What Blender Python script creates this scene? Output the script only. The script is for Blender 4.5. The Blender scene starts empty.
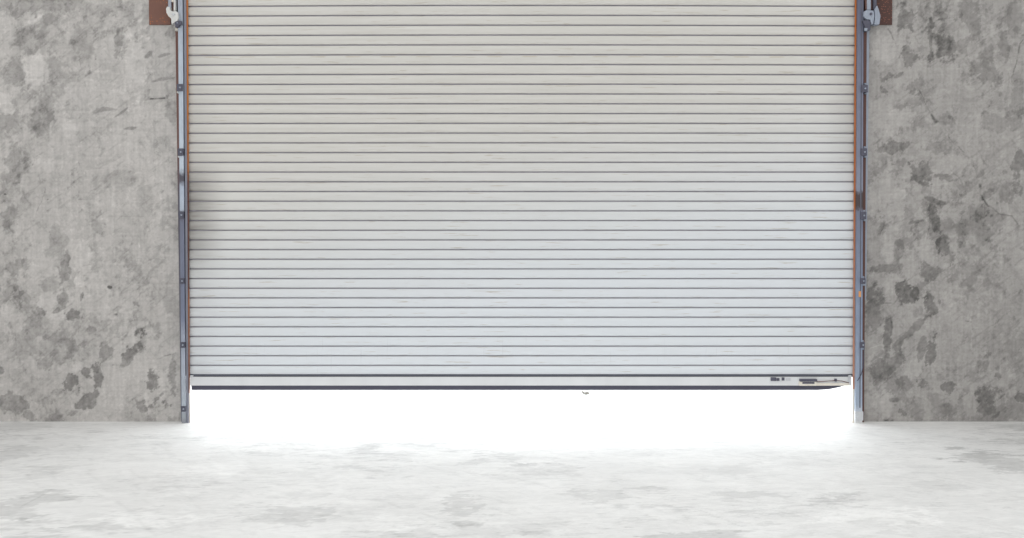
import bpy, bmesh, math, random
import numpy as np
from mathutils import Vector
random.seed(4)
C = bpy.context.scene
COL = C.collection

# ------------------------------------------------------------------ camera
F = 1000.0                       # focal length in pixels of a 1024 x 538 frame
D = 7.7                          # camera to wall
PITCH = math.radians(1.3)
CH = D * math.tan(math.atan((421.5 - 269) / F) + PITCH)
CAM = Vector((0, -D, CH))
FW = Vector((0, math.cos(PITCH), -math.sin(PITCH)))
UP = Vector((0, math.sin(PITCH), math.cos(PITCH)))
cam_d = bpy.data.cameras.new('camera')
cam_d.sensor_width = 36; cam_d.lens = 36 * F / 1024
cam = bpy.data.objects.new('camera', cam_d); COL.objects.link(cam)
cam.location = CAM; cam.rotation_euler = (math.pi / 2 - PITCH, 0, 0)
C.camera = cam

def on_wall(px, py, Y=0.0):
    """measured photo position -> x, z on the upright plane y = Y"""
    r = FW + Vector((1, 0, 0)) * (px - 512) / F + UP * (269 - py) / F
    t = (Y + D) / r.y
    p = CAM + r * t
    return p.x, p.z

def on_floor(px, py):
    r = FW + Vector((1, 0, 0)) * (px - 512) / F + UP * (269 - py) / F
    t = -CH / r.z
    p = CAM + r * t
    return p.x, p.y

# ------------------------------------------------------------------ helpers
def link(name, mesh, mat, parent=None):
    o = bpy.data.objects.new(name, mesh); COL.objects.link(o)
    if mat is not None:
        for m in (mat if isinstance(mat, (list, tuple)) else [mat]):
            mesh.materials.append(m)
    if parent is not None:
        o.parent = parent
        o.matrix_parent_inverse = parent.matrix_basis.inverted()
    return o

def obj(name, bm, mat, parent=None, smooth=False):
    me = bpy.data.meshes.new(name)
    bmesh.ops.recalc_face_normals(bm, faces=bm.faces)
    bm.to_mesh(me); bm.free()
    if smooth:
        for p in me.polygons: p.use_smooth = True
    return link(name, me, mat, parent)

def empty(name, loc):
    o = bpy.data.objects.new(name, None); COL.objects.link(o)
    o.location = loc; o.empty_display_size = .2
    return o

def tag(o, label=None, cat=None, group=None, kind=None):
    for k, v in (('label', label), ('category', cat), ('group', group), ('kind', kind)):
        if v: o[k] = v
    return o

def add_poly_prism(bm, pts, y0, y1):
    """pts: list of (x, z) outline, extruded from y0 to y1"""
    a = [bm.verts.new((x, y0, z)) for x, z in pts]
    b = [bm.verts.new((x, y1, z)) for x, z in pts]
    n = len(pts)
    bm.faces.new(a); bm.faces.new(b[::-1])
    for i in range(n):
        bm.faces.new((a[i], b[i], b[(i + 1) % n], a[(i + 1) % n]))

def add_box(bm, x0, x1, y0, y1, z0, z1, bev=0):
    v = [bm.verts.new((x, y, z)) for x in (x0, x1) for y in (y0, y1) for z in (z0, z1)]
    fs = [(0, 1, 3, 2), (4, 6, 7, 5), (0, 4, 5, 1), (2, 3, 7, 6), (0, 2, 6, 4), (1, 5, 7, 3)]
    fl = [bm.faces.new([v[i] for i in f]) for f in fs]
    if bev:
        es = list({e for f in fl for e in f.edges})
        bmesh.ops.bevel(bm, geom=es, offset=bev, segments=2, affect='EDGES', profile=.5)

def add_cyl_y(bm, x, z, r, y0, y1, n=12):
    add_poly_prism(bm, [(x + r * math.cos(2 * math.pi * i / n), z + r * math.sin(2 * math.pi * i / n)) for i in range(n)], y0, y1)

def add_tube(bm, pts, r, n=8):
    rings = []
    for i, p in enumerate(pts):
        p = Vector(p)
        d = (Vector(pts[min(i + 1, len(pts) - 1)]) - Vector(pts[max(i - 1, 0)])).normalized()
        a = d.orthogonal().normalized() if abs(d.y) > .9 else d.cross(Vector((0, 1, 0))).normalized()
        b = d.cross(a)
        rings.append([bm.verts.new(p + (a * math.cos(2 * math.pi * k / n) + b * math.sin(2 * math.pi * k / n)) * r) for k in range(n)])
    for i in range(len(rings) - 1):
        for k in range(n):
            bm.faces.new((rings[i][k], rings[i][(k + 1) % n], rings[i + 1][(k + 1) % n], rings[i + 1][k]))
    bm.faces.new(rings[0]); bm.faces.new(rings[-1][::-1])

# ------------------------------------------------------------------ materials
def s2l(c):
    return tuple(((v / 255 + .055) / 1.055) ** 2.4 if v > 10 else v / 255 / 12.92 for v in c) + (1,)

class NT:
    def __init__(s, name, rough=.6, metal=0, spec=.5):
        s.m = bpy.data.materials.new(name); s.m.use_nodes = True
        s.t = s.m.node_tree; s.b = s.t.nodes['Principled BSDF']
        s.b.inputs['Roughness'].default_value = rough
        s.b.inputs['Metallic'].default_value = metal
        s.b.inputs['Specular IOR Level'].default_value = spec
        s.co = s.t.nodes.new('ShaderNodeTexCoord').outputs['Object']
    def node(s, kind, **kw):
        n = s.t.nodes.new(kind)
        for k, v in kw.items(): setattr(n, k, v)
        return n
    def set(s, sock, v):
        if isinstance(v, bpy.types.NodeSocket): s.t.links.new(v, sock)
        else: sock.default_value = v
    def math(s, op, a, b=0.0, c=0.0, clamp=False):
        n = s.node('ShaderNodeMath', operation=op, use_clamp=clamp)
        s.set(n.inputs[0], a); s.set(n.inputs[1], b); s.set(n.inputs[2], c)
        return n.outputs[0]
    def noise(s, scale=(1, 1, 1), sc=5, det=4, rough=.55, dist=0):
        mp = s.node('ShaderNodeMapping'); s.set(mp.inputs['Vector'], s.co); mp.inputs['Scale'].default_value = scale
        n = s.node('ShaderNodeTexNoise'); s.set(n.inputs['Vector'], mp.outputs[0])
        n.inputs['Scale'].default_value = sc; n.inputs['Detail'].default_value = det
        n.inputs['Roughness'].default_value = rough; n.inputs['Distortion'].default_value = dist
        return n.outputs['Fac']
    def step(s, v, lo, hi):
        n = s.node('ShaderNodeMapRange'); n.interpolation_type = 'SMOOTHSTEP'
        s.set(n.inputs['Value'], v); s.set(n.inputs['From Min'], lo); s.set(n.inputs['From Max'], hi)
        return n.outputs['Result']
    def mix(s, f, a, b):
        n = s.node('ShaderNodeMix', data_type='RGBA')
        s.set(n.inputs['Factor'], f); s.set(n.inputs['A'], a) if False else None
        s.set(n.inputs[6], a); s.set(n.inputs[7], b)
        return n.outputs[2]
    def scale(s, col, f):
        n = s.node('ShaderNodeVectorMath', operation='SCALE')
        s.set(n.inputs[0], col); s.set(n.inputs['Scale'], f)
        return n.outputs[0]
    def rgb(s, c):
        n = s.node('ShaderNodeRGB'); n.outputs[0].default_value = c; return n.outputs[0]
    def attr(s, name):
        n = s.node('ShaderNodeAttribute', attribute_name=name); return n.outputs['Fac']
    def xyz(s):
        n = s.node('ShaderNodeSeparateXYZ'); s.set(n.inputs[0], s.co); return n.outputs
    def bump(s, h, strength=.3, dist=.01):
        n = s.node('ShaderNodeBump'); n.inputs['Strength'].default_value = strength; n.inputs['Distance'].default_value = dist
        s.set(n.inputs['Height'], h); s.set(s.b.inputs['Normal'], n.outputs[0])
    def done(s, col):
        s.set(s.b.inputs['Base Color'], col); return s.m

def concrete(name, base, warm, fine=.10, rough=.8, spec=.3, stretch=(1, 1, 1)):
    n = NT(name, rough, 0, spec)
    tone = n.attr('tone')
    grain = n.noise(stretch, 55, 5, .65)
    blot = n.noise(stretch, 9, 6, .62, .3)
    g = n.math('MULTIPLY_ADD', grain, fine * 2, 1 - fine)
    b = n.math('MULTIPLY_ADD', blot, .16, .92)
    k = n.math('MULTIPLY', n.math('MULTIPLY', g, b), tone)
    col = n.mix(n.noise((1, 1, 1), 1.3, 3), base, warm)
    n.bump(n.math('ADD', grain, n.math('MULTIPLY', tone, 1.2)), .35, .006)
    return n.done(n.scale(col, k))

M = {}
M['wall'] = concrete('troweled_cement', (.418, .404, .392, 1), (.428, .410, .394, 1), .16)
M['floor'] = concrete('pale_cement_floor', (.768, .766, .756, 1), (.775, .77, .758, 1), .06, .75, .25, (.45, 1, 1))
def plain(name, c, rough=.5, metal=0, var=.12, sc=30, spec=.5):
    n = NT(name, rough, metal, spec)
    f = n.math('MULTIPLY_ADD', n.noise((1, 1, .3), sc, 5, .6), 2 * var, 1 - var)
    return n.done(n.scale(n.rgb(s2l(c)), f))
M['ground'] = plain('sunlit_apron', (215, 215, 212), .9, 0, .05, 3)

# shutter paint: off-white, with tan smudges, rail shade and floor bounce painted in
def shutter_paint():
    n = NT('offwhite_shutter_paint', .5, 0, .35)
    x, y, z = n.xyz()
    v = n.noise((.5, 1, 14), 3.0, 5, .6)
    col = n.mix(n.step(v, .35, .7), (.598, .586, .552, 1), (.640, .628, .598, 1))
    # floor bounce put into the colour: lower slats lighter and cooler
    cool = n.step(n.math('SUBTRACT', z, n.math('MULTIPLY', x, .16)), 2.5, .75)
    col = n.mix(cool, col, n.mix(v, (.672, .706, .742, 1), (.715, .748, .782, 1)))
    sm = n.noise((.9, 1, 16), 4.5, 4, .6, .2)
    col = n.mix(n.math('MULTIPLY', n.step(sm, .60, .72), .5), col, (.40, .34, .26, 1))
    # the row of dashes on one slat
    zd = on_wall(512, 58.2)[1]
    row = n.step(n.math('ABSOLUTE', n.math('SUBTRACT', z, zd)), .006, .002)
    w = n.math('FRACT', n.math('MULTIPLY', x, 3.72))
    dash = n.math('MULTIPLY', row, n.step(n.math('ABSOLUTE', n.math('SUBTRACT', w, .5)), .27, .14))
    col = n.mix(n.math('MULTIPLY', dash, n.math('MULTIPLY', n.noise((1, 1, 1), 3, 2), .75)), col, (.42, .33, .22, 1))
    # shade beside the rails painted on, darkest at mid height on the left
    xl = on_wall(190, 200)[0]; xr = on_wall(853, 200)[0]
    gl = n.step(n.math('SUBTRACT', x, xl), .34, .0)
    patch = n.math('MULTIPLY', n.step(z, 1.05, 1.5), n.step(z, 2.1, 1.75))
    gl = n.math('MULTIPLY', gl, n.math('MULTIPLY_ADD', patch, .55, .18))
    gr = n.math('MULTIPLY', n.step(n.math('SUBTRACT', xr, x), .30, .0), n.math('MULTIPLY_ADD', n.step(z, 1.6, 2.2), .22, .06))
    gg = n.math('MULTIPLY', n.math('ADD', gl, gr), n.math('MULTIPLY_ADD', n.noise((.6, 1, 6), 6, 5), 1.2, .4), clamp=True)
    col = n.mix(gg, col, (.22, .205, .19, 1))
    # fine vertical drips low down
    dr = n.math('MULTIPLY', n.step(n.noise((26, 1, .9), 3, 3, .6), .64, .74), n.step(z, .95, .4))
    col = n.mix(n.math('MULTIPLY', dr, .22), col, (.33, .34, .36, 1))
    n.bump(v, .08, .004)
    return n.done(col)
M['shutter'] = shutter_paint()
M['joint'] = plain('grey_slat_joint', (172, 168, 178), .6, 0, .22, 7)  # darker grey on the recessed joints between slats
M['bar'] = plain('bar_paint', (214, 216, 218), .5, 0, .10, 6)
M['seal'] = plain('dark_seal', (72, 72, 86), .7, 0, .12, 12)
M['rust_edge'] = plain('rusty_orange_edge', (176, 104, 58), .8, 0, .30, 22)
M['brown'] = plain('brown_angle_paint', (96, 66, 60), .7, 0, .18, 20)
M['dark'] = plain('dark_clip_steel', (84, 84, 98), .55, .2, .3, 60)
M['cast'] = plain('whitish_casting', (206, 206, 204), .6, 0, .18, 40)
M['cast_blue'] = plain('grey_blue_casting', (150, 158, 172), .6, 0, .30, 45)
M['cream'] = plain('cream_latch', (222, 216, 205), .5, 0, .12, 40)
M['steel'] = plain('pale_steel', (196, 198, 202), .45, .1, .12, 40)
M['sticker'] = plain('orange_tag', (214, 150, 92), .6, 0, .1, 20)
M['leaf'] = plain('dry_leaf', (92, 86, 76), .8, 0, .2, 60)

def plate_mat(name, c, dots, dens):
    n = NT(name, .75, 0, .3)
    vo = n.node('ShaderNodeTexVoronoi'); n.set(vo.inputs['Vector'], n.co); vo.inputs['Scale'].default_value = 60
    d = n.step(vo.outputs['Distance'], .30, .16)
    d = n.math('MULTIPLY', d, n.step(n.noise((1, 1, 1), 9, 2), dens, dens + .08))
    v = n.math('MULTIPLY_ADD', n.noise((1, 1, 1), 18, 4), .2, .9)
    return n.done(n.scale(n.mix(d, s2l(c), s2l(dots)), v))
M['plate_l'] = plate_mat('red_brown_plate', (118, 86, 76), (176, 108, 66), .42)
M['plate_r'] = plate_mat('dark_brown_plate', (84, 62, 58), (140, 92, 78), .28)

def rail_mat(name, stops):
    """paint of a rail whose coats change with height: stops = [(z, rgb)]"""
    n = NT(name, .5, .15, .4)
    x, y, z = n.xyz()
    zz = n.math('MULTIPLY_ADD', n.noise((8, 8, 8), 5, 3), .06, n.math('SUBTRACT', z, .03))
    r = n.node('ShaderNodeValToRGB'); n.set(r.inputs[0], n.math('DIVIDE', zz, 4.0))
    cr = r.color_ramp
    stops = sorted(stops)
    while len(cr.elements) < len(stops): cr.elements.new(.5)
    for e, (zp, c) in zip(cr.elements, stops):
        e.position = max(0, min(1, zp / 4.0)); e.color = s2l(c)
    f = n.math('MULTIPLY_ADD', n.noise((3, 3, 1), 14, 5, .65), .5, .75)
    return n.done(n.scale(r.outputs[0], f))
zof = lambda py: on_wall(512, py)[1]
M['rail_l'] = rail_mat('grey_blue_rail', [(0, (140, 142, 148)), (zof(405), (176, 184, 194)), (zof(335), (156, 162, 178)), (zof(318), (118, 124, 144)),
    (zof(222), (112, 116, 134)), (zof(214), (100, 92, 100)), (zof(209), (176, 186, 200)), (zof(188), (170, 180, 196)), (zof(181), (84, 82, 92)),
    (zof(176), (84, 82, 92)), (zof(170), (186, 196, 208)), (zof(60), (176, 186, 198)), (zof(0), (158, 164, 176))])
M['rail_r'] = rail_mat('slate_rail', [(0, (214, 214, 214)), (zof(412), (200, 206, 214)), (zof(404), (160, 172, 190)), (zof(330), (136, 148, 170)), (zof(300), (132, 144, 166)),
    (zof(240), (120, 128, 148)), (zof(211), (116, 120, 138)), (zof(208), (74, 64, 66)), (zof(194), (78, 68, 70)), (zof(190), (134, 138, 154)), (zof(150), (124, 128, 146)), (zof(60), (110, 114, 132)), (zof(0), (92, 94, 112))])
M['ridge'] = plain('grey_ridge', (128, 130, 142), .6, .1, .2, 30)
M['angle_l'] = rail_mat('brown_to_slate_angle', [(0, (112, 116, 128)), (zof(200), (96, 92, 102)), (zof(150), (112, 82, 76)), (zof(0), (104, 72, 64))])
M['foot_l'] = plain('worn_foot', (160, 146, 136), .7, 0, .2, 30)
M['edge_l'] = rail_mat('rusty_orange_edge', [(0, (140, 94, 74)), (zof(380), (140, 94, 74)), (zof(300), (168, 104, 66)), (zof(285), (112, 74, 64)), (zof(185), (112, 74, 64)), (zof(170), (178, 108, 56)), (zof(100), (198, 118, 48)), (zof(0), (190, 112, 54))])
M['edge_r'] = rail_mat('rusty_orange_edge', [(0, (196, 148, 126)), (zof(300), (186, 132, 106)), (zof(180), (190, 112, 62)), (zof(0), (198, 114, 50))])
M['groove'] = plain('rail_groove', (92, 94, 106), .7, 0, .2, 30)

# ------------------------------------------------------------------ numpy noise for the plaster and the floor
def vnoise(x, y, seed):
    rs = np.random.RandomState(seed); T = rs.rand(256, 256)
    xi = np.floor(x).astype(int); yi = np.floor(y).astype(int)
    fx = x - xi; fy = y - yi
    fx = fx * fx * (3 - 2 * fx); fy = fy * fy * (3 - 2 * fy)
    g = lambda i, j: T[(xi + i) & 255, (yi + j) & 255]
    return (g(0, 0) * (1 - fx) + g(1, 0) * fx) * (1 - fy) + (g(0, 1) * (1 - fx) + g(1, 1) * fx) * fy
def fbm(x, y, seed, octv=4, gain=.5):
    s = 0; a = 1; t = 0
    for o in range(octv):
        s = s + a * vnoise(x * 2 ** o + 7.3 * o, y * 2 ** o + 3.1 * o, seed + o); t += a; a *= gain
    return s / t
def sstep(lo, hi, v):
    t = np.clip((v - lo) / (hi - lo), 0, 1); return t * t * (3 - 2 * t)

def blobs_field(U, V, blobs, W1, W2, nz, lo=.46, hi=.60, rag=1.0):
    """ragged stains: soft ellipses pushed over a threshold by the surface's own noise nz (about -.5 .. .5)"""
    dark = np.zeros_like(U); pale = np.zeros_like(U)
    for (cx, cy, rx, ry, ang, amp) in blobs:
        m = 2.4 * max(rx, ry) + .06
        sel = (np.abs(U - cx) < m) & (np.abs(V - cy) < m)
        if not sel.any(): continue
        k = min(1.0, 1.0 * min(rx, ry) / .05)
        u = U[sel] - cx + W1[sel] * k; v = V[sel] - cy + W2[sel] * k
        c, s = math.cos(ang), math.sin(ang)
        a = (u * c + v * s) / rx; b = (-u * s + v * c) / ry
        r = np.sqrt(a * a + b * b)
        f = np.clip(1.18 - .64 * r, 0, 1)
        small = min(rx, ry) < .02
        val = abs(amp) * sstep(lo, hi, f + nz[sel] * (.35 if small else rag) * np.minimum(1, f * 3))
        if amp > 0: dark[sel] = np.maximum(dark[sel], val)
        else: pale[sel] = np.maximum(pale[sel], val)
    return dark - pale * (1 - .8 * np.clip(dark, 0, 1))
def lines_field(U, V, lines, W1):
    out = np.zeros_like(U)
    for pts, w, amp in lines:
        for (x0, y0), (x1, y1) in zip(pts[:-1], pts[1:]):
            m = 3 * w + .02
            sel = (U > min(x0, x1) - m) & (U < max(x0, x1) + m) & (V > min(y0, y1) - m) & (V < max(y0, y1) + m)
            if not sel.any(): continue
            u = U[sel] + W1[sel] * .35; v = V[sel]
            dx, dy = x1 - x0, y1 - y0; L = dx * dx + dy * dy
            t = np.clip(((u - x0) * dx + (v - y0) * dy) / L, 0, 1)
            d = np.hypot(u - x0 - t * dx, v - y0 - t * dy)
            out[sel] = np.maximum(out[sel], amp * sstep(w, w * .3, d))
    return out

# stains measured in the photo: centre x, centre y, half width, half height, turn, strength (positive dark, negative pale)
L_ST = [(40,4,60,10,0,.45),(33,19,12,4,-25,-.6),(27,38,14,13,0,.5),(33,68,7,22,0,-.5),(14,72,9,15,0,.55),(6,104,6,8,0,-.5),(84,46,9,20,0,.4),
 (118,44,4,22,8,.6),(134,65,12,45,0,-.5),(149,53,5,2.5,-50,.7),(163,55,7,1.6,-15,.7),(163,79,11,2,-8,.6),(105,109,10,2.5,-6,.7),(121,112,8,1.4,-35,.7),
 (130,128.5,6,1.4,-5,.7),(172,110,5,14,0,.5),(171,34,6,8,0,.5),(42,125,9,14,0,.5),(60,122,10,14,0,-.3),(14,158,16,18,0,.5),(44,165,10,8,0,-.4),(9,217,9,13,0,.55),
 (114,181,22,9,0,.3),(146,205,10,26,0,.3),(66,268,4,13,8,.75),(55,245,7,22,10,.4),(82,255,7,24,0,-.5),(14,268,10,10,0,.5),(160,262,10,3,0,.3),
 (109.5,287.5,2.6,2.2,0,1.6),(135,303.5,4,3,0,.7),(73,316,6,6.5,-15,.95),(60,309,7,2,-25,.8),(82,297,1.2,4,15,.8),(38,328,10,12,0,.55),(45,347,36,14,0,.35),(72,344,12,6,18,.6),
 (92,331,4,3,-30,.5),(136,346,8.5,14,10,1.0),(128,362,7,3,-30,.8),(105,352,5,8,20,.7),(87,371,6,7,0,.9),(98,377,5,13,-10,.9),(68,384,8,7,25,.9),(91,399,11,7,-15,.9),(78,366,6,5,0,-.5),
 (12,403,13,8,-10,.7),(29,415,5,4,0,.7),(154,383,6,13,0,.95),(158,402,7,11,-8,.9),(140,406,4.5,9,-32,.7),(147,399,3,7,-20,-.6),(174,378,3.5,20,0,.7),(73,413,7,3,0,.6),
 (44,362,10,5,0,.5),(1,370,4,4,0,.8),(52,284,10,7,0,.5),(64,296,4,7,0,.7),(42,300,6,7,0,-.4),(100,300,12,20,0,-.2),(120,390,9,20,0,-.25),(115,312,20,12,0,-.2),(170,302,8,12,0,.3),
 (165,15,8,12,0,.2),(98,8,20,8,0,.25),(24,345,10,8,0,.4),(5,320,6,14,0,-.3)]
R_ST = [(906,17,13,11,0,.75),(910,27,3.5,3.5,0,.8),(911,59,10,8.5,-25,.8),(906,49,3,2.6,0,.7),(891,76,15,4.5,-12,.8),(883,90.5,5,4.3,-20,.9),(917,84,10,6,-35,.65),
 (931,38,2.6,17,0,.8),(932,25,4,4.5,20,.8),(949,48,7,13,0,.8),(962,45,7,10,0,.5),(970,16,8,18,-10,.5),(942,15,10,3,20,.6),(988,62,10,20,-18,.6),(1004,45,4,22,-8,.65),(975,68,5,7,0,.5),
 (882,52,10,13,0,-.6),(900,118,15,14,0,-.45),(990,32,7,8,0,-.35),(951,116,6,4,0,.5),(993,121,11,7,0,.4),(913,102,8,4,0,.35),
 (900,147,17,4.5,-8,.7),(937,146,18,6,0,.5),(924,173,11,9,10,.75),(942,177,12,3.5,5,.75),(936,201,9,2.5,20,.75),(935,221,4,11,-10,.8),(945,250,6,15,-12,.85),(915,222,8,1.6,-8,.7),
 (899,252,3.6,11,0,.6),(892,268,16,4,-5,.6),(930,272,12,7,0,.6),(886,226,5,5,0,.4),(998,190,12,15,-20,.55),(1019,174,5,18,0,.8),(885,198,15,22,0,-.45),(927,250,7,12,0,-.45),(889,245,6,12,0,-.5),
 (1005,235,14,7,0,-.25),(908,298,8,13,-25,.9),(933,306,6.5,10,0,.85),(874,312,7,20,0,.6),(888,335,3.6,16,0,.85),(932,349,4,13,10,.9),(921,349,3.5,10,8,.7),(909,334,18,3.6,-45,.7),
 (885,366,17,10,-30,.7),(916,366,14,8,-25,-.45),(873,364,6,8,0,-.6),(892,287,8,9,0,-.45),(921,385,7,7,0,.85),(950,388,6,5,0,.8),(988,395,11,8,15,.8),(1020,394,5,6,0,.95),(998,375,5,3.6,-30,.7),
 (990,411,10,6,0,.7),(882,402,16,12,0,-.5),(900,412,5,4,0,.8),(1016,350,8,30,0,.35),(955,300,10,10,0,-.25),(950,350,12,20,0,.12),(905,385,10,7,30,.6),(876,383,6,5,0,.5),(895,400,5,2.5,0,.5),
 (940,410,12,6,0,.4),(1015,100,8,25,0,.35),(1015,15,10,14,0,.4),(990,320,30,25,0,.15),(965,260,14,20,0,-.15),(970,228,22,10,0,.2)]
L_LN = [([(151,99),(158,98.5),(165,98.2)],1.0,1.5),([(46,185),(41,200),(33,221)],.6,.6),([(78,199.5),(94,199.3)],.7,.7),([(83,266),(110,260),(150,258),(176,261)],.7,.35),([(96,168),(115,168)],.6,.4),
 ([(5,194),(6,194.5)],.9,1.4),([(47,199.5),(48,199.6)],.9,1.4),([(112,365),(122,365.5)],.9,.8),([(100,216),(176,217)],.5,.3),([(80,57),(86,90)],.6,.4),([(164,356),(176,353)],.7,.8),([(134,302),(141,292)],.6,.5),
 ([(113,315),(116,314.5)],1.6,1.1),([(81,229),(82,229.5)],.8,1.2),([(92,240),(94,255)],.7,-.6),([(112,247),(113,252)],1,-.8),([(122,246),(122,249)],.9,-.8),([(139,243),(140,247)],.9,-.9)]
R_LN = [([(889,29),(893,38),(898,48)],.9,.9),([(899,58),(905,64)],.9,.9),([(919,91),(926,104),(930,114),(941,125),(946,131),(951,140),(962,150),(972,161),(980,182),(981,195),(988,205),(998,214),(1011,216),(1022,230)],.75,.9),
 ([(930,114),(936,122)],1.5,1.2),([(980,184),(981,195),(988,206)],1.5,1.2),([(1022,40),(1012,75)],.8,.9),([(1008,0),(1010,60),(1006,100)],.7,.5),([(930,209),(930,222),(924,250)],.7,.6),([(884,303),(893,303)],.7,.9),
 ([(868,365),(880,357),(890,360)],.7,-.7),([(870,348),(880,345),(892,346)],.7,-.8),([(884,330),(884,350)],.7,-.6),([(971,315),(972,350)],.8,-.5),([(998,200),(999,212)],.9,-.8),([(989,62),(990,65)],1.2,-1.0),
 ([(885,222),(880,235)],.7,.7),([(897,163),(904,150)],.7,.5),([(965,195),(962,180),(950,170)],.7,.5),([(891,321),(892,327)],1.6,1.3),([(966,321),(972,322)],1.0,.9),([(938,20),(950,18)],.8,.8)]
PXM = D / F
def to_wall(sts):
    out = []
    for (cx, cy, rx, ry, a, amp) in sts:
        x, z = on_wall(cx, cy); out.append((x, z, rx * PXM, ry * PXM, math.radians(-a), amp))
    return out
def to_wall_l(lns):
    return [([on_wall(*p) for p in pts], w * PXM, amp) for pts, w, amp in lns]

def grid_mesh(xs, ys, fn):
    X, Y = np.meshgrid(xs, ys)
    P = fn(X, Y).reshape(-1, 3)
    nx, ny = len(xs), len(ys)
    i = np.arange(nx * ny).reshape(ny, nx)
    Q = np.stack([i[:-1, :-1], i[:-1, 1:], i[1:, 1:], i[1:, :-1]], -1).reshape(-1, 4)
    return X, Y, P, Q

def build_mesh(name, parts, mat):
    """parts: list of (points, quads, tone)"""
    V = np.concatenate([p[0] for p in parts]); off = 0; Q = []; T = np.concatenate([p[2] for p in parts])
    for p in parts:
        Q.append(p[1] + off); off += len(p[0])
    Q = np.concatenate(Q)
    me = bpy.data.meshes.new(name)
    me.vertices.add(len(V)); me.vertices.foreach_set('co', V.astype(np.float32).ravel())
    me.loops.add(Q.size); me.loops.foreach_set('vertex_index', Q.astype(np.int32).ravel())
    me.polygons.add(len(Q)); me.polygons.foreach_set('loop_start', np.arange(0, Q.size, 4, dtype=np.int32))
    me.update(calc_edges=True); me.validate()
    a = me.attributes.new('tone', 'FLOAT', 'POINT'); a.data.foreach_set('value', T.astype(np.float32))
    return link(name, me, mat)

# ------------------------------------------------------------------ the wall with the door opening
TH = .06
XL = (186 - 512) / F * (D + TH); XR = (857 - 512) / F * (D + TH)
ZH = 3.62; WTOP = 5.6; WX = 9.0
def graded(a, b, fine0, fine1, fs, cs):
    xs = list(np.arange(a, fine0, cs)) + list(np.arange(fine0, fine1, fs)) + list(np.arange(fine1, b, cs)) + [b]
    xs = np.array(sorted(set(np.round(xs, 5)))); return xs[(xs >= a - 1e-6) & (xs <= b + 1e-6)]
def wall_tone(X, Z, side):
    W1 = (fbm(X * 8, Z * 8, 11, 3) - .5) * .08 + (fbm(X * 30, Z * 30, 17, 4, .65) - .5) * .055
    W2 = (fbm(X * 8, Z * 8, 21, 3) - .5) * .08 + (fbm(X * 30, Z * 30, 27, 4, .65) - .5) * .055
    A = X * .8 + Z * .6; B = -X * .6 + Z * .8
    nz = (fbm(X * 11, Z * 8, 301 + side, 6, .72) - .5) * 1.9 + (fbm(A * 12, B * 34, 311 + side, 4, .6) - .5) * .7
    st = blobs_field(X, Z, to_wall(L_ST if side < 0 else R_ST), W1, W2, nz, .42, .62)
    bgd = sstep(.44, .62, .10 + (fbm(X * 2.2, Z * 2.0, 321 + side, 3) - .5) * 1.1 + nz * .85) * .55
    bgd = bgd + sstep(.36, .66, .24 + (fbm(X * 3.1 + 5, Z * 2.6, 331 + side, 3) - .5) * 1.2 + (fbm(X * 15 + W1 * 5, Z * 12 + W2 * 5, 341 + side, 6, .7) - .5) * 1.6 + (fbm(A * 7, B * 22, 345 + side, 4, .6) - .5) * .6) * .5
    bgd = bgd - sstep(.50, .64, .12 + (fbm(X * 9 + W2 * 5, Z * 8 + 3, 351 + side, 6, .72) - .5) * 2.2) * .30
    ln = lines_field(X, Z, to_wall_l([l for l in (L_LN if side < 0 else R_LN) if l[2] > 0]), W1)
    lp = lines_field(X, Z, to_wall_l([(p, w, -a) for p, w, a in (L_LN if side < 0 else R_LN) if a < 0]), W1)
    # general trowelling: ragged mid-size blotches, slanted strokes of the trowel, brushed grain
    q = fbm(X * 4 + W1 * 8, Z * 3.4 + W2 * 8, 31 + side, 6, .62)
    rag = sstep(.50, .60, q) * .22 - sstep(.47, .36, q) * .22
    r2 = sstep(.56, .64, fbm(X * 13 + W1 * 14, Z * 9 + W2 * 14, 51 + side, 5, .62)) * .28
    st1 = sstep(.60, .72, fbm(A * 9 + W1 * 6, B * 45 + W2 * 10, 55 + side, 4, .6)) * .28
    st2 = sstep(.62, .74, fbm(A * 50 + W1 * 9, B * 10, 57 + side, 4, .6)) * .22
    pale = sstep(.64, .74, fbm(X * 26 + W1 * 12, Z * 40 + W2 * 12, 59 + side, 4, .6))
    br = (fbm(X * 70, Z * 7, 61, 3) - .5) * .30 + (fbm(X * 8, Z * 60, 64, 3) - .5) * .22 + (fbm(X * 100, Z * 100, 66, 2) - .5) * .16
    fine = .6 + .9 * fbm(X * 38, Z * 38, 71, 4, .65)
    brk = .25 + 1.0 * sstep(.35, .6, fbm(X * 22, Z * 22, 77, 3))
    s = st * fine + (rag * .6 + r2 * .5 + bgd + st1 + st2) * (1 - .5 * np.minimum(1, np.abs(st)))
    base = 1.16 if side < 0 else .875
    t = base * (1 - .46 * np.clip(s, -.6, 1.6) * np.where(s < 0, .5, 1)) * (1 - .40 * ln * brk) * (1 + .30 * lp) * (1 + .10 * pale) * (1 + br * .8)
    speck = vnoise(X * 90, Z * 90, 81); t = np.where(speck > .97, t * .84, t); t = np.where(speck < .025, t * 1.14, t)
    return t.ravel()
parts = []
zs = graded(0, WTOP, 0, 3.4, .0058, .1)
for side in (-1, 1):
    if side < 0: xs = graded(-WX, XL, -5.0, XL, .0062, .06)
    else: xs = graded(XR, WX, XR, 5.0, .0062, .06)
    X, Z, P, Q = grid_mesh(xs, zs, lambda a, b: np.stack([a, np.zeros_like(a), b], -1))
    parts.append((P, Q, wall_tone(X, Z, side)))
def flat(pts, t=1.0):
    return (np.array(pts, float), np.array([[0, 1, 2, 3]]), np.full(4, t))
parts.append(flat([(XL, 0, ZH), (XR, 0, ZH), (XR, 0, WTOP), (XL, 0, WTOP)]))
parts.append(flat([(XL, 0, ZH), (XL, TH, ZH), (XR, TH, ZH), (XR, 0, ZH)]))
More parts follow.
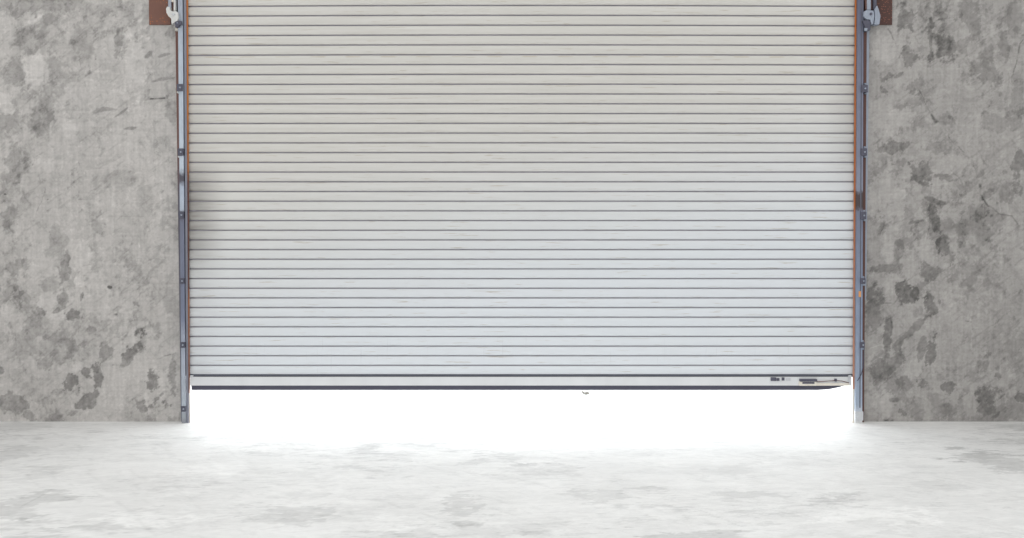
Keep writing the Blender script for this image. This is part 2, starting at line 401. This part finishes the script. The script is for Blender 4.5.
parts.append(flat([(XL, 0, 0), (XL, TH, 0), (XL, TH, ZH), (XL, 0, ZH)]))
parts.append(flat([(XR, TH, 0), (XR, 0, 0), (XR, 0, ZH), (XR, TH, ZH)]))
for a, b, z0 in ((-WX, XL, 0), (XL, XR, ZH), (XR, WX, 0)):
    parts.append(flat([(b, TH, z0), (a, TH, z0), (a, TH, WTOP), (b, TH, WTOP)]))
parts.append(flat([(-WX, 0, WTOP), (WX, 0, WTOP), (WX, TH, WTOP), (-WX, TH, WTOP)]))
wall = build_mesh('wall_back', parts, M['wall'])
tag(wall, 'mottled grey troweled cement wall on both sides of the shutter', 'wall', kind='structure')

# ------------------------------------------------------------------ floor
F_ST = [(20,505,34,14,-15,.9),(55,470,34,4,0,.4),(297,513,34,8,0,.75),(300,495,20,4,0,.4),(462,505,17,16,-20,.8),(375,456,44,6,0,.35),(535,470,42,6,0,.5),(600,495,26,4,0,.6),(610,512,22,3,0,.5),
 (827,503,32,6,0,.5),(1005,462,36,12,0,.9),(680,535,52,4,0,.9),(560,533,30,4,0,.6),(150,520,40,7,0,-.5),(220,470,40,8,0,-.3),(880,515,60,8,0,-.5),(395,522,24,8,0,-.4),(930,485,30,6,0,.4),
 (740,470,30,5,0,.35),(100,530,30,4,0,.5),(0,455,30,10,0,.6),(0,427,40,4,0,.5),(1020,427,30,4,0,.7),(930,535,40,4,0,.4),(420,535,40,3,0,.5),(640,450,60,4,0,.2),(230,440,30,3,0,.2),(790,440,40,3,0,.2)]
F_LN = [([(20,508),(52,489)],.8,.6),([(545,456),(560,464),(600,468)],.6,.3),([(700,510),(740,526)],.6,.5),([(640,487),(655,486)],.6,.6),([(635,497),(660,500),(670,494)],.6,.4),([(890,500),(950,506),(1020,500)],.8,.3),
 ([(260,530),(300,524)],.6,.6),([(330,520),(345,515)],.6,.5),([(160,535),(185,528)],.7,.5)]
def floor_tone(X, Y):
    W1 = (fbm(X * 4, Y * 6, 111, 4) - .5) * .3 + (fbm(X * 16, Y * 20, 113, 4, .65) - .5) * .22
    W2 = (fbm(X * 4, Y * 6, 121, 4) - .5) * .2 + (fbm(X * 16, Y * 20, 123, 4, .65) - .5) * .16
    st = []
    for (cx, cy, rx, ry, a, amp) in F_ST:
        x, y = on_floor(cx, cy); y1 = on_floor(cx, cy + ry)[1]; dist = y + D
        st.append((x, y, rx * dist / F, max(.05, abs(y - y1)), math.radians(-a) * .3, amp))
    nzf = (fbm(X * 5, Y * 8, 401, 7, .74) - .5) * 2.0 + (fbm(X * 8 + Y * 6, Y * 40 - X * 6, 411, 4, .65) - .5) * .8
    s = blobs_field(X, Y, st, W1, W2, nzf, .42, .62)
    bgd = sstep(.42, .60, .14 + (fbm(X * 1.1, Y * 1.6, 421, 3) - .5) * 1.1 + nzf * .8) * .7 + sstep(.38, .60, .22 + (fbm(X * 1.7, Y * 2.6, 441, 3) - .5) * 1.2 + (fbm(X * 9 + Y * 4, Y * 18 - X * 3, 443, 6, .72) - .5) * 1.6) * .35
    ln = lines_field(X, Y, [([on_floor(*p) for p in pts], w * .009, a) for pts, w, a in F_LN], W1 * .2)
    q = fbm(X * 1.8 + W1 * 1.5, Y * 3.0 + W2 * 1.5, 131, 6, .65)
    rag = sstep(.50, .60, q) * .45 - sstep(.47, .38, q) * .3
    sw = fbm(X * 7 + Y * 3 + W1 * 4, Y * 13 - X * 2 + W2 * 4, 141, 5, .68)
    rag = rag + sstep(.54, .62, sw) * .34
    scr = sstep(.64, .72, fbm(X * 26 + Y * 20, Y * 4 - X * 5, 151, 4, .6)) * .55 + sstep(.62, .72, fbm(X * 5 + Y * 9, Y * 50 - X * 9, 153, 4, .6)) * .4
    edge = sstep(2.4, 4.6, np.abs(X)) * (.35 + 1.1 * fbm(X * 3, Y * 5, 431, 5, .65))  # tone darkens toward both sides, painting in the falloff of the gap's glow
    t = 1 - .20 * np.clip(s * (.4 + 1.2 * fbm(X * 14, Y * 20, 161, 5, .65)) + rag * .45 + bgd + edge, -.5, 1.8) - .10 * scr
    t = t * (1 + (fbm(X * 22, Y * 60, 171, 3) - .5) * .10)
    t = t * (1 - .22 * ln)
    return t.ravel()
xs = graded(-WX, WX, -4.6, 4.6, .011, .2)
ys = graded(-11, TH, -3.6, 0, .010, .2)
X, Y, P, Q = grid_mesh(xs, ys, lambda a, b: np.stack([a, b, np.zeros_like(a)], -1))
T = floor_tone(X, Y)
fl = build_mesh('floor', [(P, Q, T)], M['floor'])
tag(fl, 'pale worn cement floor with faint grey streaks, in front of the shutter', 'floor', kind='structure')

bm = bmesh.new(); add_box(bm, -14, 14, TH, 16, -.2, 0)
tag(obj('ground', bm, M['ground']), 'bright white ground outside, seen through the gap under the shutter', 'ground', kind='structure')

# ------------------------------------------------------------------ the roller shutter
CY = -.030                                            # curtain plane
z_top0 = on_wall(512, 6.3, CY)[1]; z_bot = on_wall(512, 374.6, CY)[1]
PITCHZ = (z_top0 - z_bot) / 38
xl_c = on_wall(185.6, 300, CY)[0]; xr_c = on_wall(857.6, 300, CY)[0]
shutter = empty('roller_shutter', (0, CY, on_wall(512, 390, CY)[1]))
tag(shutter, 'off-white steel roller shutter of horizontal slats, raised slightly off the floor', 'shutter')
prof = [(.0000, .011), (.0010, -.001), (.004, -.0052), (.014, -.0078), (PITCHZ * .45, -.0092), (PITCHZ - .024, -.0070), (PITCHZ - .0125, -.003), (PITCHZ - .0100, .001), (PITCHZ - .0095, .011)]
NS = 38 + 7
pts = []
for k in range(NS):
    for z, y in prof: pts.append((z_bot + .002 + k * PITCHZ + z, y))
pts = np.array(pts)
xs = np.linspace(xl_c, xr_c, 61)
Xg, I = np.meshgrid(xs, np.arange(len(pts)))
Zg = pts[:, 0][I]; Yg = pts[:, 1][I]
u = (Xg - (xl_c + xr_c) / 2) / ((xr_c - xl_c) / 2)
bul = (1 - u ** 2) * .036 * np.clip((Zg - 1.7) / 1.5, 0, 1.3)
P = np.stack([Xg, CY + Yg - bul, Zg], -1).reshape(-1, 3)
n = len(xs); i = np.arange(P.shape[0]).reshape(len(pts), n)
Q = np.stack([i[:-1, :-1], i[:-1, 1:], i[1:, 1:], i[1:, :-1]], -1).reshape(-1, 4)
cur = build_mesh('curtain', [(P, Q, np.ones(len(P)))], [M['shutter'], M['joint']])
np_ = len(prof)
mi = np.repeat(np.array([1 if (r % np_) in (0, np_ - 2, np_ - 1) else 0 for r in range(len(pts) - 1)]), n - 1)
cur.data.polygons.foreach_set('material_index', mi.astype(np.int32))
cur.parent = shutter; cur.matrix_parent_inverse = shutter.matrix_basis.inverted()
for p in cur.data.polygons: p.use_smooth = False
so = cur.modifiers.new('thickness', 'SOLIDIFY'); so.thickness = .0015; so.offset = 1

# bottom bar: top flange, flat face, lower lip
zb0 = on_wall(512, 385.6, CY - .02)[1]; zb1 = on_wall(512, 376.9, CY - .02)[1]; zb2 = z_bot
xb0 = on_wall(190.0, 380, CY - .02)[0]; xb1 = on_wall(851.3, 380, CY - .02)[0]
bm = bmesh.new()
add_box(bm, xb0, xb1, CY - .020, CY + .014, zb0, zb1, .0015)
bar = obj('bottom_bar', bm, M['bar'], shutter)
bm = bmesh.new()
add_box(bm, xb0 - .02, xb1 + .02, CY - .004, CY + .010, zb1 - .002, zb2 + .004)
add_box(bm, xb0 - .01, xb1 + .01, CY - .013, CY + .010, zb1 + .0065, zb1 + .0125)
obj('joint_strip', bm, M['groove'], bar)
zs0 = on_wall(512, 390.0, CY - .015)[1]
bm = bmesh.new()
add_poly_prism(bm, [(xb0 + .010, zb0), (xb1 - .05, zb0), (xb1 - .09, zb0 - .012), (xb1 - .17, zs0 + .006), (xb1 - .26, zs0), (xb0 + .010, zs0)], CY - .016, CY + .010)
s = obj('bottom_seal', bm, M['seal'], shutter); s['label'] = 'dark rubber strip along the bottom edge'
def pbox(bm, x0, y0, x1, y1, Ya, Yb, bev=0):
    a = on_wall(x0, y1, Ya); b = on_wall(x1, y0, Ya)
    add_box(bm, a[0], b[0], Ya, Yb, a[1], b[1], bev)
YB = CY - .020
bm = bmesh.new(); pbox(bm, 771, 377.4, 776.4, 381.0, YB - .014, YB, .002); pbox(bm, 776.8, 378.2, 779.6, 381.0, YB - .010, YB, .001)
lt = obj('latch_plate', bm, M['dark'], shutter)
bm = bmesh.new(); pbox(bm, 782, 377.6, 784.6, 380.6, YB - .012, YB, .001); obj('latch_plate', bm, M['dark'], shutter)
bm = bmesh.new(); pbox(bm, 786.2, 378.0, 790.6, 380.8, YB - .006, YB, .001); obj('latch_plate', bm, M['steel'], shutter)
# slide bolt: body, dark cover, rod
bm = bmesh.new(); pbox(bm, 799.6, 381.5, 816.6, 385.8, YB - .030, YB, .003)
pbox(bm, 816, 383.2, 849.6, 385.7, YB - .012, YB, .002)
sb = obj('slide_bolt', bm, M['cream'], shutter); sb['label'] = 'cream slide bolt housing'
bm = bmesh.new(); pbox(bm, 800.3, 379.3, 817.4, 381.7, YB - .034, YB, .002); pbox(bm, 802.5, 382, 814.5, 383.8, YB - .033, YB - .028)
obj('bolt_cover', bm, M['dark'], sb)
bm = bmesh.new()
add_tube(bm, [(on_wall(px, py, YB - .012)[0], YB - .012, on_wall(px, py, YB - .012)[1]) for px, py in ((816.5, 381.9), (826, 381.2), (836, 380.6), (842, 381), (849, 383))], .0028, 6)
obj('bolt_rod', bm, M['brown'], sb)
bm = bmesh.new(); pbox(bm, 834.8, 378.8, 837.0, 381.6, YB - .016, YB, .001); obj('rod_clip', bm, M['dark'], sb)
for px in (190.0, 848.6):
    bm = bmesh.new(); pbox(bm, px, 375.4, px + 3.0, 377.4, YB - .008, YB + .01, .001)
    obj('end_tip', bm, M['steel'], shutter)
bm = bmesh.new(); pbox(bm, 848.3, 377.6, 849.6, 385.2, YB - .008, YB); obj('end_plate', bm, M['steel'], shutter)

# ------------------------------------------------------------------ guide rails
ZT = 3.75
def lerp_x(xt, xb, z, Y):
    """x at height z of an edge measured at xt at the top of the frame and xb at its foot"""
    a = on_wall(xt, 0, Y); b = on_wall(xb, 421.5, Y)
    t = z / a[1]
    return b[0] + (a[0] - b[0]) * t
def strip(bm, top, bot, Y0, Y1, z0=0, z1=ZT):
    """upright bar between measured left/right edges, front face at Y0, back at Y1, slightly out of plumb"""
    v = []
    for z in (z0, z1):
        for Y in (Y0, Y1):
            for s in (0, 1):
                v.append(bm.verts.new((lerp_x(top[s], bot[s], z, Y0), Y, z)))
    for f in ((0, 1, 5, 4), (2, 6, 7, 3), (0, 4, 6, 2), (1, 3, 7, 5), (0, 2, 3, 1), (4, 5, 7, 6)):
        bm.faces.new([v[i] for i in f])

def rail(side):
    L = side < 0
    r = empty('guide_rail', (on_wall(186 if L else 857, 421)[0], -.04, 0))
    tag(r, 'pale blue-grey steel guide rail with a whitish hook casting, left of the shutter' if L else
           'slate steel guide rail with a broad dark brown strip, right of the shutter', 'guide rail')
    m = M['rail_l'] if L else M['rail_r']
    bm = bmesh.new()
    if L:
        strip(bm, (177.8, 182.4), (181.8, 185.4), -.080, -.050)
        strip(bm, (177.8, 178.8), (181.8, 182.6), -.050, -.002)
    else:
        strip(bm, (857.4, 863.6), (855.3, 862.2), -.080, -.050)
        strip(bm, (862.2, 863.6), (860.8, 862.2), -.050, -.002)

    obj('channel', bm, m, r)
    bm = bmesh.new()
    if L: strip(bm, (182.4, 183.8), (185.4, 186.4), -.055, -.050)
    else: strip(bm, (856.8, 857.4), (854.6, 855.3), -.060, -.050); strip(bm, (861.2, 862.2), (859.4, 860.4), -.0815, -.0795, .12)
    g = obj('groove', bm, M['groove'], r)
    if L:
        bm = bmesh.new(); strip(bm, (183.8, 186.0), (186.4, 188.3), -.070, -.050)
        obj('inner_ridge', bm, M['ridge'], r)
    bm = bmesh.new()
    if L: strip(bm, (186.0, 187.7), (188.3, 189.7), -.060, -.050, on_wall(189, 392)[1])
    else: strip(bm, (855.2, 856.8), (852.8, 854.6), -.060, -.050, on_wall(853, 388)[1])
    o = obj('inner_edge', bm, M['edge_l'] if L else M['edge_r'], r); o['label'] = 'rusty orange inner edge'
    bm = bmesh.new()
    if L: strip(bm, (186.0, 187.7), (188.3, 189.7), -.058, -.050, 0, on_wall(189, 392)[1])
    else: strip(bm, (855.2, 856.8), (852.4, 854.6), -.058, -.050, 0, on_wall(853, 388)[1])
    obj('inner_edge', bm, M['foot_l'] if L else M['cream'], r)['label'] = 'worn pale foot of the inner edge'
    # flange that closes the rail to the wall
    bm = bmesh.new()
    if L: strip(bm, (179.2, 186), (183.2, 188.0), -.010, .0)
    else: strip(bm, (857.6, 862.2), (855.4, 860.8), -.010, .0)
    obj('back_flange', bm, M['groove'], r)
    bm = bmesh.new()
    if L: strip(bm, (175.0, 177.8), (181.0, 181.8), -.012, .0, 0, on_wall(176, 30)[1])
    else: strip(bm, (863.8, 867.0), (862.4, 864.0), -.030, .0)
    o = obj('wall_angle', bm, M['angle_l'] if L else M['brown'], r); o['label'] = 'dark brown angle strip against the wall'
    if not L:
        bm = bmesh.new(); strip(bm, (867.0, 869.6), (864.0, 864.8), -.022, 0, on_wall(866, 300)[1], on_wall(868, 30)[1])
        obj('edge_bead', bm, M['cast_blue'], r)['label'] = 'grey-blue outer bead'
    # clips with bolts
    ys = (87.5, 152, 215, 281, 345, 409) if L else (88.5, 152, 215.5, 281, 345)
    for j, py in enumerate(ys):
        t = py / 421.5
        if L: a, b = 175.6 + 5.6 * t, 181.8 + 3.4 * t
        else: a, b = 861.8 - 2.0 * t, 869.0 - 5.0 * t
        h = 3.6 if j < 3 else 2.8
        bm = bmesh.new(); pbox(bm, a, py - h, b, py + h, -.090, -.052, .0015)
        c = obj('clip', bm, M['dark'], r)
        cx, cz = on_wall((a + b) / 2, py, -.09)
        bm = bmesh.new(); add_cyl_y(bm, cx + .004, cz, .0065, -.098, -.088, 6)
        obj('bolt', bm, M['cast_blue'], c)
        if j < 2 or not L:
            bm = bmesh.new(); q = (a if L else b - 3)
            pbox(bm, q, py + h + .2, q + 2.8, py + h + 1.9, -.05, -.004, .002)
            if not L:
                obj('clip_lug', bm, M['cast_blue'], c); bm = bmesh.new(); pbox(bm, q - .5, py - h - 2.0, q + 1.8, py - h - .2, -.05, -.004, .002)
            obj('clip_lug', bm, M['cast'] if L else M['cast_blue'], c)
    # casting at the head of the rail (flared mouth that guides the slats)
    def poly(pts, Y0, Y1, mat, name, par=r):
        bm = bmesh.new(); add_poly_prism(bm, [on_wall(x, y, Y0) for x, y in pts], Y0, Y1)
        bmesh.ops.bevel(bm, geom=[e for e in bm.edges], offset=.0012, segments=1, affect='EDGES')
        return obj(name, bm, mat, par)
    if L:
        c = poly([(167.2, 6.4), (169.6, 7.2), (170.2, 10.6), (172.4, 11.6), (175.4, 11.0), (177.6, 12.2), (178.2, 17.5), (177.2, 21.0), (174.8, 22.0), (171.6, 24.2),
                  (171.2, 18.5), (168.6, 16.4), (166.4, 12.8), (166.0, 8.6)], -.105, -.05, M['cast'], 'head_casting')
        c['label'] = 'whitish hook-shaped casting'
        poly([(168.2, -14), (171.2, -14), (171.2, 9), (170, 10.5), (168.2, 7)], -.060, -.02, M['rail_l'], 'arm', c)
        poly([(173.6, -14), (175.4, -14), (175.4, 10.8), (173.6, 10.8)], -.085, -.02, M['cast'], 'arm', c)
        poly([(171.2, 2.2), (173.9, 2.2), (173.9, 10.8), (171.2, 10.8)], -.050, -.02, M['brown'], 'pin', c)
        poly([(171.4, -14), (173.6, -14), (173.6, 1.8), (171.4, 1.8)], -.070, -.02, M['cream'], 'arm', c)
        poly([(175.4, -14), (177.4, -14), (177.0, 10.8), (175.4, 11)], -.05, -.02, M['brown'], 'rib', c)
        poly([(175.0, 21.2), (181.2, 20.6), (181.4, 24.6), (178.8, 25.0), (178.6, 27.0), (175.2, 27.0)], -.105, -.06, M['dark'], 'clamp', c)
        poly([(175.0, 28.2), (178.0, 28.2), (178.0, 30.6), (175.0, 30.6)], -.05, -.004, M['cream'], 'lug', c)
        ex, ez = on_wall(173.6, 14.4, -.105); bm = bmesh.new(); add_cyl_y(bm, ex, ez, .010, -.114, -.10, 10); obj('bolt', bm, M['steel'], c)
        ex, ez = on_wall(177.4, 22.9, -.105); bm = bmesh.new(); add_cyl_y(bm, ex, ez, .005, -.110, -.10, 6); obj('bolt', bm, M['cast_blue'], c)
    else:
        c = poly([(864.0, 11.5), (867.0, 10.0), (873.6, 10.6), (874.4, 16), (873.2, 24.2), (871.6, 24.2), (870.4, 19.4), (867.0, 19.4), (864.0, 16)], -.105, -.05, M['cast_blue'], 'head_casting')
        c['label'] = 'grey-blue flared casting'
        poly([(874.6, 9.5), (877.2, 5.4), (878.8, 9.6), (880.6, 16.0), (879.4, 24.4), (874.2, 24.4), (875.0, 17)], -.090, -.03, M['cast_blue'], 'flare', c)
        poly([(866.8, -14), (870.8, -14), (871.0, 9.8), (867.0, 9.8)], -.085, -.02, M['cast_blue'], 'arm', c)
        poly([(870.9, -14), (873.4, -14), (873.4, 10.0), (871.0, 9.8)], -.055, -.02, M['brown'], 'rib', c)
        poly([(873.4, -14), (876.2, -14), (876.8, 4), (875.0, 10.0), (873.4, 10)], -.075, -.02, M['dark'], 'arm', c)
        poly([(864.2, -14), (866.8, -14), (866.8, 9.6), (865.6, 9.6)], -.083, -.02, M['brown'], 'rib', c)
        poly([(862.4, 20.4), (868.2, 20.0), (870.6, 21), (870.6, 29.6), (866.0, 31.2), (864.6, 25)], -.100, -.04, M['dark'], 'clamp', c)
        poly([(864.6, 28.0), (867.6, 28.0), (867.4, 30.8), (865.0, 30.8)], -.108, -.09, M['cast_blue'], 'lug', c)
        ex, ez = on_wall(870.8, 14.0, -.105); bm = bmesh.new(); add_cyl_y(bm, ex, ez, .010, -.112, -.10, 10); obj('bolt', bm, M['dark'], c)
        # orange tag, thin wire, pale shoe at the foot
        bm = bmesh.new(); pbox(bm, 858.6, 291.2, 861.0, 297.0, -.082, -.079); obj('paint_tag', bm, M['sticker'], r)['label'] = 'small orange mark'
        bm = bmesh.new()
        add_tube(bm, [(on_wall(px, py, -.086)[0], -.086, on_wall(px, py, -.086)[1]) for px, py in ((864.2, 345), (864.0, 358), (863.2, 367), (861.4, 374), (858.6, 379), (857.4, 381))], .003, 6)
        obj('wire', bm, M['seal'], r)
        bm = bmesh.new(); pbox(bm, 855.2, 411.6, 863.6, 420.6, -.088, -.02, .003); pbox(bm, 857.4, 413.6, 860.6, 417.0, -.094, -.08, .002)
        obj('foot_shoe', bm, M['steel'], r)['label'] = 'pale steel shoe'
    return r
rail(-1); rail(1)

# head plates fixed to the wall beside the rail tops
def plate(x0, x1, mat, label):
    e0 = on_wall(x0, 24.6, -.014); e1 = on_wall(x1, 24.6, -.014)
    p = empty('bracket_plate', ((e0[0] + e1[0]) / 2, -.007, e0[1]))
    tag(p, label, 'plate', 'brown plates beside the rail tops')
    bm = bmesh.new(); add_box(bm, e0[0], e1[0], -.014, 0, e0[1], e0[1] + .95, .002); obj('steel_plate', bm, mat, p)
    for k in range(3):
        bm = bmesh.new(); add_cyl_y(bm, (e0[0] + e1[0]) / 2, e0[1] + .32 + k * .24, .012, -.024, -.012, 6); obj('bolt', bm, mat, p)
plate(149.0, 170.5, M['plate_l'], 'reddish-brown steel plate on the wall left of the shutter, with rust specks')
plate(872.5, 892.2, M['plate_r'], 'dark brown speckled steel plate on the wall right of the shutter')

# little dry scrap on the bright ground outside
lx, ly = on_floor(585.5, 394.6)
bm = bmesh.new(); rs = random.Random(2)
o1 = [(-.034, .012), (-.024, .06), (-.008, .035), (.004, .045), (.018, .02), (.034, .004), (.030, -.05), (.016, -.03), (.002, -.06), (-.012, -.035), (-.026, -.03)]
top = [bm.verts.new((lx + a, ly + b, .004 + .012 * (b + .06) / .12 + rs.random() * .012)) for a, b in o1]
ctr = bm.verts.new((lx, ly, .012)); low = [bm.verts.new(v.co - Vector((0, 0, .002))) for v in top]; ctr2 = bm.verts.new((lx, ly, .010))
for i in range(len(o1)):
    j = (i + 1) % len(o1)
    bm.faces.new((ctr, top[i], top[j])); bm.faces.new((ctr2, low[j], low[i])); bm.faces.new((top[i], low[i], low[j], top[j]))
tag(obj('dry_leaf', bm, M['leaf']), 'tiny grey-brown dry leaf on the white ground, seen under the shutter', 'leaf')

# ------------------------------------------------------------------ daylight
w = bpy.data.worlds.new('sky'); C.world = w; w.use_nodes = True
t = w.node_tree; bg = t.nodes['Background']
def N(k, **kw):
    n = t.nodes.new(k)
    for a, b in kw.items(): setattr(n, a, b)
    return n
tc = N('ShaderNodeTexCoord'); sp = N('ShaderNodeSeparateXYZ'); t.links.new(tc.outputs['Generated'], sp.inputs[0])
def rng(sock, a, b, c, d):
    n = N('ShaderNodeMapRange'); n.interpolation_type = 'SMOOTHSTEP'
    t.links.new(sock, n.inputs['Value'])
    for nm, v in zip(('From Min', 'From Max', 'To Min', 'To Max'), (a, b, c, d)): n.inputs[nm].default_value = v
    return n.outputs['Result']
def mul(a, b):
    n = N('ShaderNodeMath', operation='MULTIPLY'); t.links.new(a, n.inputs[0]); t.links.new(b, n.inputs[1]); return n.outputs[0]
GLOW = 20.0
g = mul(rng(sp.outputs['Y'], .0, .12, 0, GLOW), rng(sp.outputs['Z'], .42, .08, 0, 1))
lr = rng(sp.outputs['X'], -1, 1, 1.08, .92)
c1 = N('ShaderNodeVectorMath', operation='SCALE'); c1.inputs[0].default_value = (1.0, 1.0, .99); t.links.new(lr, c1.inputs['Scale'])
c2 = N('ShaderNodeVectorMath', operation='SCALE'); c2.inputs[0].default_value = (.90, .96, 1.0); t.links.new(g, c2.inputs['Scale'])
ad = N('ShaderNodeVectorMath', operation='ADD'); t.links.new(c1.outputs[0], ad.inputs[0]); t.links.new(c2.outputs[0], ad.inputs[1])
t.links.new(ad.outputs[0], bg.inputs['Color']); bg.inputs['Strength'].default_value = 1.0

vs = C.view_settings
vs.view_transform = 'Standard'; vs.look = 'None'; vs.exposure = .08; vs.gamma = 1; vs.use_curve_mapping = False
